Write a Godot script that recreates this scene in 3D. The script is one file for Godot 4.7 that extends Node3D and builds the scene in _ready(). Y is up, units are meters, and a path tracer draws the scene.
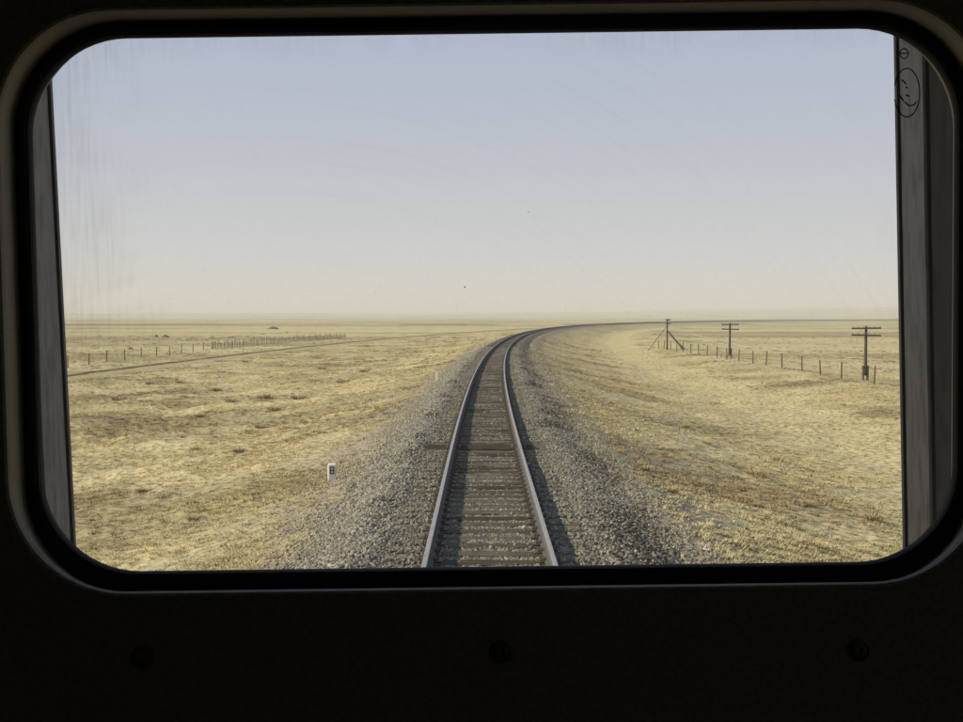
extends Node3D
# A steppe railway seen through the end-door window of a coach.
# y = 0 is the top of the rails, -z is the way the camera looks, units are metres.

const FOCAL := 1040.0            # in pixels of the 963 x 722 photograph
const PITCH := -2.42             # degrees
const EYE := Vector3(0.0, 3.0, 0.0)
const TRACK_X := 0.1             # where the track lies beside the eye
const CURVE_START := 20.0        # metres before the curve begins
const RADIUS := 1900.0           # radius of the curve
const GAUGE := 1.52

var rng := RandomNumberGenerator.new()
var hummock := FastNoiseLite.new()
var swell := FastNoiseLite.new()
var patch := FastNoiseLite.new()
var cover := FastNoiseLite.new()
var used := {}

# ------------------------------------------------------------------ naming

func numbered(called: String) -> String:
	var n: int = used.get(called, 0)
	used[called] = n + 1
	return called if n == 0 else "%s_%03d" % [called, n]

func tag(o: Node, label := "", category := "", group := "", kind := "") -> void:
	if label != "":
		o.set_meta("label", label)
	if category != "":
		o.set_meta("category", category)
	if group != "":
		o.set_meta("group", group)
	if kind != "":
		o.set_meta("kind", kind)

func thing(called: String, at: Vector3, turn: float, label: String, category: String, group := "") -> Node3D:
	var o := Node3D.new()
	o.name = numbered(called)
	add_child(o)
	o.position = at
	o.rotation.y = turn
	tag(o, label, category, group)
	return o

func part(called: String, mesh: Mesh, mat: Material, parent: Node, at := Transform3D.IDENTITY) -> MeshInstance3D:
	var o := MeshInstance3D.new()
	o.name = numbered(called) if parent == self else called
	o.mesh = mesh
	o.material_override = mat
	o.transform = at
	parent.add_child(o, true)
	return o

# ------------------------------------------------------------------ materials

func lin(r: float, g: float, b: float) -> Color:
	return Color(r, g, b).linear_to_srgb()

func paint(c: Color, rough := 0.8, metal := 0.0) -> StandardMaterial3D:
	var m := StandardMaterial3D.new()
	m.albedo_color = c
	m.roughness = rough
	m.metallic = metal
	return m

func noise_image(side: int, freq: float, seed_: int, octaves: int, lo: float, hi: float, warp := false) -> Image:
	var n := FastNoiseLite.new()
	n.seed = seed_
	n.noise_type = FastNoiseLite.TYPE_SIMPLEX_SMOOTH
	n.frequency = freq
	n.fractal_octaves = octaves
	n.fractal_gain = 0.6
	if warp:
		n.domain_warp_enabled = true
		n.domain_warp_amplitude = 18.0
		n.domain_warp_frequency = freq
	var src := n.get_seamless_image(side, side)
	src.convert(Image.FORMAT_L8)
	var d := src.get_data()
	for i in d.size():
		d[i] = int(clampf((lo + (hi - lo) * d[i] / 255.0) * 255.0, 0.0, 255.0))
	return Image.create_from_data(side, side, false, Image.FORMAT_L8, d)

func grain(m: StandardMaterial3D, img: Image, per_metre: Vector3, relief_cm := 0.0, world := true) -> StandardMaterial3D:
	m.albedo_texture = ImageTexture.create_from_image(img)
	m.uv1_triplanar = true
	m.uv1_world_triplanar = world
	m.uv1_scale = per_metre
	if relief_cm > 0.0:
		m.heightmap_enabled = true
		m.heightmap_texture = m.albedo_texture
		m.heightmap_scale = relief_cm
	return m

# ------------------------------------------------------------------ the lie of the land

func along(s: float, t: float, y: float) -> Vector3:
	if s <= CURVE_START:
		return Vector3(TRACK_X + t, y, -s)
	var a := (s - CURVE_START) / RADIUS
	return Vector3(TRACK_X + RADIUS - (RADIUS - t) * cos(a), y, -CURVE_START - (RADIUS - t) * sin(a))

func heading(s: float) -> float:
	return 0.0 if s <= CURVE_START else -(s - CURVE_START) / RADIUS

func track_coords(x: float, z: float) -> Vector2:
	if z > -CURVE_START:
		return Vector2(-z, x - TRACK_X)
	var dx := TRACK_X + RADIUS - x
	var dz := -CURVE_START - z
	return Vector2(CURVE_START + RADIUS * atan2(dz, dx), RADIUS - sqrt(dx * dx + dz * dz))

const SIDE_LEFT := [[0.0, -0.85], [2.1, -0.8], [2.8, -0.55], [3.4, -0.66], [4.5, -0.92], [8.0, -1.65], [13.0, -2.3], [20.0, -2.7], [34.0, -2.95], [60.0, -3.0]]
const SIDE_RIGHT := [[0.0, -0.85], [2.1, -0.7], [2.75, -0.42], [3.4, -0.56], [4.5, -0.95], [8.0, -1.85], [12.0, -2.65], [16.0, -3.05], [20.0, -3.0], [25.0, -2.6], [29.0, -2.42], [32.0, -2.6], [38.0, -2.95], [60.0, -3.0]]

func lookup(table: Array, d: float) -> float:
	var last: Array = table[0]
	for e: Array in table:
		if d <= e[0]:
			var w: float = e[0] - last[0]
			var k: float = 0.0 if w <= 0.0 else (d - last[0]) / w
			return lerpf(last[1], e[1], k)
		last = e
	return last[1]

func land(x: float, z: float) -> float:
	var c := track_coords(x, z)
	var a := absf(c.y)
	var h := -3.0
	if a < 60.0:
		h = lookup(SIDE_LEFT if c.y < 0.0 else SIDE_RIGHT, a)
		if c.x > 470.0 and a < 16.0:
			h = lerpf(h, -3.0, smoothstep(470.0, 620.0, c.x))
	var r := sqrt(x * x + z * z)
	var graded := 0.2 + 0.8 * smoothstep(2.5, 8.0, absf(c.y + 42.5))
	var rough := graded * (0.25 * smoothstep(1.9, 2.6, a) + 0.75 * smoothstep(3.2, 8.0, a))
	if r < 700.0:
		h += rough * (hummock.get_noise_2d(x, z) * (0.18 if c.y > -9.0 or r < 40.0 else 0.3) + hummock.get_noise_2d(x * 3.1 + 50.0, z * 3.1) * 0.1)
	if r < 110.0:
		h += rough * (1.0 - smoothstep(60.0, 110.0, r)) * (0.35 + 0.65 * smoothstep(2.0, 7.0, absf(c.y - 17.0))) * (hummock.get_noise_2d(x * 8.0, z * 11.0) * 0.036 + hummock.get_noise_2d(x * 19.0, z * 23.0 + 9.0) * 0.028)
	if r > 150.0:
		var far := smoothstep(150.0, 900.0, r) * smoothstep(20.0, 120.0, a)
		h += far * swell.get_noise_2d(x, z) * 1.1
	if r > 3500.0:
		var az := atan2(x, -z)
		h += smoothstep(3500.0, 10500.0, r) * (34.0 + 62.0 * smoothstep(-0.1, 0.5, az) + swell.get_noise_2d(x * 0.16, z * 0.16) * 26.0)
	return h

func ray(px: float, py: float) -> Vector3:
	return Vector3((px - 481.5) / FOCAL, (361.0 - py) / FOCAL, -1.0).rotated(Vector3.RIGHT, deg_to_rad(PITCH)).normalized()

func ground_at(px: float, py: float) -> Vector3:
	var d := ray(px, py)
	var k := 5.0
	while k < 3000.0:
		var p := EYE + d * k
		if p.y < land(p.x, p.z):
			break
		k += 0.1 + k * 0.002
	var q := EYE + d * k
	q.y = land(q.x, q.z)
	return q

func earth_colour(x: float, z: float) -> Color:
	# dry grass, bare sand, dead brown growth and grey-olive herbs, in patches
	var c := track_coords(x, z)
	var a := absf(c.y)
	var straw := Color(0.45, 0.372, 0.185)
	var sand := Color(0.515, 0.445, 0.25)
	var brown := Color(0.27, 0.205, 0.105)
	var olive := Color(0.25, 0.225, 0.125)
	var p := patch.get_noise_2d(x, z)
	var q := cover.get_noise_2d(x, z)
	# beyond the fences the plain is paler: less dead growth, in broad bands of straw, sand and herbs
	var outer_plain := smoothstep(22.0, 34.0, c.y) + smoothstep(40.0, 50.0, -c.y)
	var col := straw.lerp(sand, clampf(0.5 + q * 1.6, 0.0, 1.0))
	col = col.lerp(brown, clampf(p * 2.1 - 0.2, 0.0, 0.75) * (1.0 - 0.75 * outer_plain) * (0.35 + 0.65 * smoothstep(6.0, 14.0, a)))
	col = col.lerp(olive, clampf(cover.get_noise_2d(x * 0.4 + 300.0, z * 0.4) * 2.2 - 0.35, 0.0, 0.6) * (1.0 - 0.6 * outer_plain))
	# the trodden strip of the swale keeps its short pale grass
	col = col.lerp(Color(0.53, 0.455, 0.245), 0.85 * (1.0 - smoothstep(2.5, 6.0, absf(c.y - 17.5))))
	# dust and fine gravel spread from the ballast
	if a < 6.0:
		col = col.lerp(Color(0.29, 0.255, 0.185), clampf(1.15 - smoothstep(2.6, 5.2, a) + q * 0.7, 0.0, 0.85))
	var bands := swell.get_noise_2d(x * 0.6 + 900.0, z * 2.6)
	col = col.lerp(olive, outer_plain * clampf(bands * 2.6 - 0.1, 0.0, 0.6))
	col = col.lerp(Color(0.535, 0.47, 0.27), outer_plain * clampf(-bands * 3.0 + 0.1, 0.0, 0.8))
	# a dark line of scrub across the plain
	if z < -600.0 and x < 150.0:
		var line := absf(z + 840.0 + swell.get_noise_2d(x * 2.0, 40.0) * 60.0) / 50.0
		col = col.lerp(Color(0.12, 0.105, 0.065), 0.7 * clampf(1.6 - line, 0.0, 1.0) * clampf(0.7 + swell.get_noise_2d(x * 4.0, 11.0) * 2.0, 0.1, 1.0))
	return col

# ------------------------------------------------------------------ mesh helpers

func array_mesh(v: PackedVector3Array, ix: PackedInt32Array, col := PackedColorArray(), nor := PackedVector3Array()) -> ArrayMesh:
	var a := []
	a.resize(Mesh.ARRAY_MAX)
	a[Mesh.ARRAY_VERTEX] = v
	a[Mesh.ARRAY_INDEX] = ix
	if col.size():
		a[Mesh.ARRAY_COLOR] = col
	if nor.size():
		a[Mesh.ARRAY_NORMAL] = nor
	var m := ArrayMesh.new()
	m.add_surface_from_arrays(Mesh.PRIMITIVE_TRIANGLES, a)
	return m

func tri(st: SurfaceTool, a: Vector3, b: Vector3, c: Vector3) -> void:
	st.add_vertex(a)
	st.add_vertex(b)
	st.add_vertex(c)

func quad(st: SurfaceTool, a: Vector3, b: Vector3, c: Vector3, d: Vector3) -> void:
	tri(st, a, b, c)
	tri(st, a, c, d)

func begin(smooth := false) -> SurfaceTool:
	var st := SurfaceTool.new()
	st.begin(Mesh.PRIMITIVE_TRIANGLES)
	st.set_smooth_group(0 if smooth else -1)
	return st

func done(st: SurfaceTool) -> ArrayMesh:
	st.generate_normals()
	return st.commit()

# a box with its edges chamfered by e, the bottom at y0
func bevel_box(st: SurfaceTool, c: Vector3, h: Vector3, e: float, basis := Basis.IDENTITY) -> void:
	var rings := []
	for lv: Array in [[-h.y, h.x - e, h.z - e], [-h.y + e, h.x, h.z], [h.y - e, h.x, h.z], [h.y, h.x - e, h.z - e]]:
		var k: float = minf(e, minf(lv[1], lv[2]) * 0.5)
		var ring := []
		for q: Array in [[1, 1, 0, -1], [1, 1, -1, 0], [-1, 1, 1, 0], [-1, 1, 0, -1], [-1, -1, 0, 1], [-1, -1, 1, 0], [1, -1, -1, 0], [1, -1, 0, 1]]:
			ring.append(c + basis * Vector3(q[0] * lv[1] + q[2] * k, lv[0], q[1] * lv[2] + q[3] * k))
		rings.append(ring)
	for i in 3:
		for j in 8:
			var j2 := (j + 1) % 8
			quad(st, rings[i][j], rings[i + 1][j], rings[i + 1][j2], rings[i][j2])
	for j in range(1, 7):
		tri(st, rings[0][0], rings[0][j], rings[0][j + 1])
		tri(st, rings[3][0], rings[3][j + 1], rings[3][j])

func box(c: Vector3, h: Vector3, e := 0.004, basis := Basis.IDENTITY) -> ArrayMesh:
	var st := begin()
	bevel_box(st, c, h, e, basis)
	return done(st)

# a tapering round bar from a to b, slightly out of true if wobble is given
func bar(st: SurfaceTool, a: Vector3, b: Vector3, ra: float, rb: float, sides := 10, steps := 1, wobble := 0.0) -> void:
	var w := (b - a).normalized()
	var u := w.cross(Vector3.FORWARD if absf(w.z) < 0.9 else Vector3.RIGHT).normalized()
	var v := w.cross(u)
	var rings := []
	for i in steps + 1:
		var k := float(i) / steps
		var mid := a.lerp(b, k) + (u * rng.randf_range(-1, 1) + v * rng.randf_range(-1, 1)) * wobble
		var ring := []
		for j in sides:
			var g := TAU * j / sides
			ring.append(mid + (u * cos(g) + v * sin(g)) * lerpf(ra, rb, k))
		rings.append(ring)
	for i in steps:
		for j in sides:
			var j2 := (j + 1) % sides
			quad(st, rings[i][j], rings[i][j2], rings[i + 1][j2], rings[i + 1][j])
	for j in range(1, sides - 1):
		tri(st, rings[0][0], rings[0][j + 1], rings[0][j])
		tri(st, rings[steps][0], rings[steps][j], rings[steps][j + 1])

# a cross-section [[t, y], ...] drawn along the track
func sweep(profile: Array, stations: Array, closed := false, lift := "") -> ArrayMesh:
	var st := begin()
	var n := profile.size()
	var last := []
	for s: float in stations:
		var ring := []
		for p: Array in profile:
			var q := along(s, p[0], p[1])
			if lift == "bed":
				q.y += bed_lift(s, p[0], q)
			elif lift == "land":
				q.y += land(q.x, q.z)
			elif lift == "bank":
				q.y += land(q.x, q.z) + hummock.get_noise_2d(q.x * 2.0, q.z * 2.0) * (0.1 if p[0] < -43.35 and p[0] > -45.5 else 0.02)
			ring.append(q)
		if last.size():
			for j in (n if closed else n - 1):
				var j2 := (j + 1) % n
				quad(st, last[j], ring[j], ring[j2], last[j2])
		last = ring
	return done(st)

func stations(from: float, to: float, step: float, growth := 0.0) -> Array:
	var out := []
	var s := from
	while s < to:
		out.append(s)
		s += step + maxf(s, 0.0) * growth
	out.append(to)
	return out

# a closed outline with round corners, always 4 * (n + 1) points
func outline(w: float, h: float, r: float, z: float, n := 14) -> Array:
	var out := []
	for q: Array in [[1, 1, 0.0], [-1, 1, 90.0], [-1, -1, 180.0], [1, -1, 270.0]]:
		for i in n + 1:
			var a := deg_to_rad(q[2] + 90.0 * i / n)
			out.append(Vector3(q[0] * (w - r) + cos(a) * r, q[1] * (h - r) + sin(a) * r, z))
	return out

func loft(st: SurfaceTool, loops: Array, ring_closed := false) -> void:
	var n: int = loops[0].size()
	for i in (loops.size() if ring_closed else loops.size() - 1):
		var a: Array = loops[i]
		var b: Array = loops[(i + 1) % loops.size()]
		for j in n:
			var j2 := (j + 1) % n
			quad(st, a[j], a[j2], b[j2], b[j])

func scatter(called: String, mesh: Mesh, mat: Material, rows: PackedFloat32Array, parent: Node) -> MultiMeshInstance3D:
	var mm := MultiMesh.new()
	mm.transform_format = MultiMesh.TRANSFORM_3D
	mm.use_colors = true
	mm.mesh = mesh
	mm.instance_count = rows.size() / 16
	mm.buffer = rows
	var o := MultiMeshInstance3D.new()
	o.name = numbered(called) if parent == self else called
	o.multimesh = mm
	o.material_override = mat
	parent.add_child(o, true)
	o.set_meta("kind", "stuff")
	return o

func row(out: PackedFloat32Array, b: Basis, p: Vector3, c: Color) -> void:
	out.append_array(PackedFloat32Array([b.x.x, b.y.x, b.z.x, p.x, b.x.y, b.y.y, b.z.y, p.y, b.x.z, b.y.z, b.z.z, p.z, c.r, c.g, c.b, 1.0]))

# ------------------------------------------------------------------ build

func _ready() -> void:
	rng.seed = 20
	hummock.seed = 3
	hummock.frequency = 0.11
	hummock.fractal_octaves = 3
	swell.seed = 8
	swell.frequency = 0.0035
	swell.fractal_octaves = 3
	patch.seed = 14
	patch.frequency = 0.07
	patch.fractal_octaves = 4
	cover.seed = 25
	cover.frequency = 0.16
	cover.fractal_octaves = 3

	# camera
	var cam := Camera3D.new()
	cam.name = "camera"
	cam.fov = rad_to_deg(2.0 * atan(361.0 / FOCAL))
	cam.near = 0.02
	cam.far = 40000.0
	add_child(cam)
	cam.position = EYE
	cam.rotation_degrees = Vector3(PITCH, 0, 0)
	cam.current = true

	# sky and exposure
	var env := Environment.new()
	env.background_mode = Environment.BG_SKY
	var sky := Sky.new()
	var sm := ProceduralSkyMaterial.new()
	sm.sky_top_color = Color(0.553, 0.607, 0.712)
	sm.sky_horizon_color = Color(0.762, 0.756, 0.73)
	sm.sky_curve = 0.12
	sm.ground_bottom_color = Color(0.55, 0.5, 0.4)
	sm.ground_horizon_color = Color(0.79, 0.78, 0.72)
	sm.sun_angle_max = 8.0
	sky.sky_material = sm
	env.sky = sky
	env.tonemap_mode = Environment.TONE_MAPPER_LINEAR
	env.tonemap_exposure = 1.42
	env.fog_enabled = true
	env.fog_density = 0.00023
	env.fog_light_color = Color(0.94, 0.93, 0.875)
	env.sdfgi_enabled = true
	env.ssao_enabled = true
	env.ssil_enabled = true
	var we := WorldEnvironment.new()
	we.name = "daylight"
	we.environment = env
	add_child(we)

	# the sun stands to the left, a little behind the eye
	var sun := DirectionalLight3D.new()
	sun.name = "sun"
	sun.light_color = Color(1.0, 0.95, 0.855)
	sun.light_energy = 1.6
	sun.light_angular_distance = 0.6
	sun.shadow_enabled = true
	add_child(sun)
	var to_sun := Vector3(-cos(deg_to_rad(10.0)), tan(deg_to_rad(29.5)), sin(deg_to_rad(10.0))).normalized()
	sun.look_at_from_position(to_sun * 50.0, Vector3.ZERO)

	build_ground()
	build_track()
	build_dirt_road()
	build_coach()
	build_fences()
	build_poles()
	build_markers()
	build_growth()
	build_litter()

# ------------------------------------------------------------------ ground

func build_ground() -> void:
	var angles := PackedFloat32Array()
	var a := -PI
	while a < PI - 0.001:
		angles.append(a)
		a += 0.0021 if absf(a) < 0.56 else (0.008 if absf(a) < 0.9 else 0.05)
	var radii := PackedFloat32Array()
	var r := 2.0
	while r < 16000.0:
		radii.append(r)
		r *= 1.0125 if r > 12.0 and r < 620.0 else (1.03 if r > 12.0 else 1.08)
	var n := angles.size()
	var v := PackedVector3Array()
	var col := PackedColorArray()
	for rr in radii:
		for g in angles:
			var x := sin(g) * rr
			var z := -cos(g) * rr
			v.append(Vector3(x, land(x, z), z))
			col.append(earth_colour(x, z))
	var ix := PackedInt32Array()
	for i in radii.size() - 1:
		for j in n:
			var j2 := (j + 1) % n
			ix.append_array(PackedInt32Array([i * n + j, (i + 1) * n + j, (i + 1) * n + j2, i * n + j, (i + 1) * n + j2, i * n + j2]))
	# the disc under the coach
	var first := v.size()
	v.append(Vector3(0, land(0, 0), 0))
	col.append(earth_colour(0, 0))
	for j in n:
		ix.append_array(PackedInt32Array([first, j, (j + 1) % n]))
	# smooth normals
	var nor := PackedVector3Array()
	nor.resize(v.size())
	for k in range(0, ix.size(), 3):
		var p := v[ix[k]]
		var f := (v[ix[k + 2]] - p).cross(v[ix[k + 1]] - p)
		nor[ix[k]] += f
		nor[ix[k + 1]] += f
		nor[ix[k + 2]] += f
	for k in nor.size():
		nor[k] = nor[k].normalized()
	var m := paint(Color.WHITE, 0.95)
	m.vertex_color_use_as_albedo = true
	m.metallic_specular = 0.15
	grain(m, noise_image(1024, 0.012, 5, 6, 0.5, 1.32, true), Vector3.ONE * 0.21, 3.0)
	var o := part("ground", array_mesh(v, ix, col, nor), m, self)
	tag(o, "dry tan steppe grassland stretching to the hazy horizon", "", "", "structure")

# ------------------------------------------------------------------ track

func bed_height(t: float) -> float:
	var a := absf(t)
	if a < 0.72:
		return -0.236
	if a < 1.45:
		return -0.215
	if a < 2.0:
		return -0.215 + (0.05 if t < 0 else 0.02) * sin((a - 1.45) / 0.55 * PI)
	return -0.215 - (a - 2.0) * (0.42 if t < 0.0 else 0.27)

func bed_lift(s: float, t: float, q: Vector3) -> float:
	return hummock.get_noise_2d(q.x * 4.0, q.z * 4.0) * (0.03 if absf(t) < 1.4 else 0.05) if s < 160.0 else 0.0

func build_track() -> void:
	# ballast
	var gm := paint(lin(0.20, 0.18, 0.14), 0.95)
	gm.metallic_specular = 0.2
	grain(gm, noise_image(1024, 0.055, 33, 4, 0.1, 1.6), Vector3.ONE * 0.55, 3.0)
	var prof := []
	for t: float in [-3.4, -2.9, -2.5, -2.2, -2.0, -1.85, -1.7, -1.55, -1.4, -1.0, -0.5, 0.0, 0.5, 1.0, 1.4, 1.55, 1.7, 1.85, 2.0, 2.2, 2.5, 2.9, 3.4]:
		prof.append([t, bed_height(t)])
	var near := stations(-8.0, 60.0, 0.25)
	near.append_array(stations(61.0, 2300.0, 1.0, 0.008))
	var bed := part("ballast_bed", sweep(prof, near, false, "bed"), gm, self)
	tag(bed, "grey crushed stone ballast bed carrying the railway track", "", "", "structure")
	# the far embankment, a bank of stone standing over the plain
	var em := paint(lin(0.085, 0.075, 0.058), 0.95)
	grain(em, noise_image(256, 0.05, 34, 4, 0.5, 1.4), Vector3.ONE * 0.3, 0.0)
	var gr := paint(lin(0.40, 0.335, 0.165), 0.95)
	grain(gr, noise_image(256, 0.05, 35, 4, 0.5, 1.4), Vector3.ONE * 0.3, 0.0)
	var flank := [[-16.0, -3.5], [-8.0, -1.85], [-4.5, -1.0], [-3.0, -0.66], [-2.6, -0.75], [2.6, -0.75], [3.0, -0.66], [4.5, -1.0], [8.0, -1.95], [12.0, -2.75], [16.0, -3.5]]
	var bank := part("railway_embankment", sweep(flank, stations(460.0, 2300.0, 8.0, 0.01)), gr, self)
	tag(bank, "grassy railway embankment where the track bends away", "", "", "structure")
	bank = part("railway_embankment", sweep([[-6.0, -2.2], [-3.4, -0.8], [-2.4, -0.75], [2.4, -0.75], [3.4, -0.8], [6.0, -2.2]], stations(585.0, 2300.0, 8.0, 0.01)), em, self)
	tag(bank, "dark stone railway embankment curving across the distant plain", "", "", "structure")

	# loose stones on the ballast
	var stones := []
	for k in 5:
		var st := begin()
		var ico := ico_points(rng, 0.32)
		for f: Array in ICO_FACES:
			tri(st, ico[f[0]], ico[f[1]], ico[f[2]])
		stones.append(done(st))
	var sm := paint(Color.WHITE, 0.9)
	sm.vertex_color_use_as_albedo = true
	sm.metallic_specular = 0.25
	var rows := []
	for k in 5:
		rows.append(PackedFloat32Array())
	var placed := 0
	while placed < 320000:
		var s: float = 8.0 * pow(110.0 / 8.0, rng.randf())
		var t := rng.randf_range(-4.6, 4.9) if placed < 250000 else rng.randf_range(-1.36, 1.36)
		var a := absf(t)
		placed += 1
		var on_sleeper := false
		if a < 1.5 and s > 24.75 and s < 26.4:
			continue
		if a < 1.36:
			var k := absf(fposmod(s - 0.25, 0.5) - 0.25)
			on_sleeper = k < 0.118 and s < 158.0
			if on_sleeper and rng.randf() > (0.05 if a < 0.65 else 0.22):
				continue
			if absf(a - 0.76) < 0.1:
				continue
		var edge := 2.75 + cover.get_noise_2d(s * 3.0, t * 2.0 + (40.0 if t > 0 else 0.0)) * 1.3
		if a > edge and rng.randf() > exp(-(a - edge) * 2.6):
			continue
		var p := along(s, t, 0.0)
		var ground := land(p.x, p.z)
		var bed_y := bed_height(t) + bed_lift(s, t, p) if a < 3.4 else -9.0
		p.y = maxf(ground, bed_y) + (0.02 if on_sleeper else 0.0)
		var size_k := 0.85 if a < 1.45 else 1.02
		var size := rng.randf_range(0.016, 0.034) * size_k * (1.0 + s * 0.006)
		if rng.randf() < 0.02:
			size *= 1.5
		var b := Basis.from_euler(Vector3(rng.randf() * TAU, rng.randf() * TAU, rng.randf() * TAU)) * Basis.from_scale(Vector3(size, size * rng.randf_range(0.5, 0.8), size * rng.randf_range(0.7, 1.2)))
		var g := rng.randf()
		var tone := lerpf(0.15, 0.36, g * g)
		var warm := 0.74
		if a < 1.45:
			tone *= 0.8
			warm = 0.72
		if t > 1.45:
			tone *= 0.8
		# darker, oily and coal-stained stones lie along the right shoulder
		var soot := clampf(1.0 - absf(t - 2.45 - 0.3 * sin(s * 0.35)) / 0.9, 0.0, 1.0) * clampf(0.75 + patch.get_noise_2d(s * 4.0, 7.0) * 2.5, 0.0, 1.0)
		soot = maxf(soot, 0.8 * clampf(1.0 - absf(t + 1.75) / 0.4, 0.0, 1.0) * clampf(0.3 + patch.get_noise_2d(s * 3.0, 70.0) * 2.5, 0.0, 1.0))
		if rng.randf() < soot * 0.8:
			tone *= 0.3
		var dusty := smoothstep(2.1, 3.7, a) * rng.randf_range(0.4, 1.0)
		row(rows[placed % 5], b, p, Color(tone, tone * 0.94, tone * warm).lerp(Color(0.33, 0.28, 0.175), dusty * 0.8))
	var loose := thing("ballast_stones", Vector3.ZERO, 0.0, "loose grey crushed stones lying along the railway track", "ballast")
	tag(loose, "", "", "", "stuff")
	for k in 5:
		scatter("stones", stones[k], sm, rows[k], loose)

	# the track itself
	var track := thing("railway_track", along(0, 0, 0), 0.0, "single railway track of steel rails on weathered timber sleepers curving across the steppe", "railway track")
	track.position = Vector3.ZERO
	var rail_mat := paint(lin(0.085, 0.076, 0.066), 0.8, 0.05)
	grain(rail_mat, noise_image(256, 0.05, 61, 4, 0.65, 1.25), Vector3(1.5, 1.5, 1.5))
	var band_mat := paint(lin(0.30, 0.295, 0.28), 0.55, 0.25)
	grain(band_mat, noise_image(256, 0.04, 62, 4, 0.75, 1.15), Vector3(2.0, 2.0, 0.6))
	var rail_stations := stations(-8.0, 2300.0, 1.0, 0.012)
	for side: float in [-1.0, 1.0]:
		var c := side * (GAUGE * 0.5 + 0.036)
		var rp := []
		for q: Array in [[-0.075, -0.18], [-0.075, -0.168], [-0.02, -0.152], [-0.0095, -0.135], [-0.0095, -0.055], [-0.032, -0.04], [-0.0375, -0.034], [-0.0365, -0.008], [-0.03, -0.0015], [0.0, 0.0], [0.03, -0.0015], [0.0365, -0.008], [0.0375, -0.034], [0.032, -0.04], [0.0095, -0.055], [0.0095, -0.135], [0.02, -0.152], [0.075, -0.168], [0.075, -0.18]]:
			rp.append([c + q[0], q[1]])
		var rail := part("rail", sweep(rp, rail_stations, true), rail_mat, track)
		var worn := part("running_band", sweep([[c - 0.031, -0.0012], [c - 0.028, 0.0008], [c, 0.0016], [c + 0.028, 0.0008], [c + 0.031, -0.0012]], rail_stations), band_mat, rail)
		worn.set_meta("label", "bright worn top of the rail")

	# sleepers: four weathered timbers, repeated with a turn of their own
	var timber := []
	var wood_img := wood_image()
	for k in 5:
		var base: Color = [lin(0.175, 0.156, 0.115), lin(0.115, 0.10, 0.073), lin(0.21, 0.19, 0.14), lin(0.15, 0.13, 0.095), lin(0.11, 0.094, 0.073)][k]
		var wm := paint(base, 0.92)
		wm.metallic_specular = 0.2
		wm.albedo_texture = ImageTexture.create_from_image(wood_img)
		wm.uv1_triplanar = true
		wm.uv1_scale = Vector3(0.25, 2.2 + 0.1 * k, 2.2 + 0.13 * k)
		wm.uv1_offset = Vector3(0.17 * k, 0.31 * k, 0.23 * k)
		wm.heightmap_enabled = true
		wm.heightmap_texture = wm.albedo_texture
		wm.heightmap_scale = 0.8
		timber.append(wm)
	var shapes := []
	for k in 4:
		shapes.append(sleeper_mesh(2.72 + 0.03 * k, 0.225 + 0.008 * k))
	var plate_mesh := tie_plate_mesh()
	var plate_mat := paint(lin(0.09, 0.07, 0.055), 0.75, 0.3)
	var far_st := SurfaceTool.new()
	far_st.begin(Mesh.PRIMITIVE_TRIANGLES)
	for i in 1000:
		var s := 6.0 + 0.5 * i
		if s > 420.0:
			break
		var k := rng.randi() % 4
		var mat: Material = timber[rng.randi() % 4]
		var mesh: Mesh = shapes[k]
		if i in [38, 39, 40]:
			mat = timber[4]
		if i in [11, 27, 58, 66]:
			mat = timber[1]
		var at := Transform3D(Basis(Vector3.UP, heading(s) + rng.randf_range(-0.012, 0.012)), along(s + rng.randf_range(-0.03, 0.03), rng.randf_range(-0.05, 0.05), -0.2))
		if i in [38, 39, 40]:
			at.origin = along(s + 0.22 * (39 - i), -0.1 - 0.06 * (i - 38), -0.185)
		if i < 300:
			var sl := part("sleeper", mesh, mat, track, at)
			if i < 110:
				for side: float in [-1.0, 1.0]:
					var x := side * (GAUGE * 0.5 + 0.036) - (at.origin - along(s, 0, 0)).x
					part("tie_plate", plate_mesh, plate_mat, sl, Transform3D(Basis.IDENTITY, Vector3(x, 0.001, 0)))
		else:
			far_st.append_from(mesh, 0, at)
	var far_sleepers := part("far_sleepers", far_st.commit(), timber[0], track)
	tag(far_sleepers, "", "", "", "stuff")

const ICO_FACES := [[0, 11, 5], [0, 5, 1], [0, 1, 7], [0, 7, 10], [0, 10, 11], [1, 5, 9], [5, 11, 4], [11, 10, 2], [10, 7, 6], [7, 1, 8], [3, 9, 4], [3, 4, 2], [3, 2, 6], [3, 6, 8], [3, 8, 9], [4, 9, 5], [2, 4, 11], [6, 2, 10], [8, 6, 7], [9, 8, 1]]

func ico_points(r: RandomNumberGenerator, jitter: float) -> Array:
	var p := (1.0 + sqrt(5.0)) / 2.0
	var out := []
	for q: Array in [[-1, p, 0], [1, p, 0], [-1, -p, 0], [1, -p, 0], [0, -1, p], [0, 1, p], [0, -1, -p], [0, 1, -p], [p, 0, -1], [p, 0, 1], [-p, 0, -1], [-p, 0, 1]]:
		out.append(Vector3(q[0], q[1], q[2]).normalized() * (1.0 + r.randf_range(-jitter, jitter)))
	# faces of the list run counter-clockwise; mirror so that they run clockwise
	for i in out.size():
		out[i] = Vector3(-out[i].x, out[i].y, out[i].z)
	return out

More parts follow.
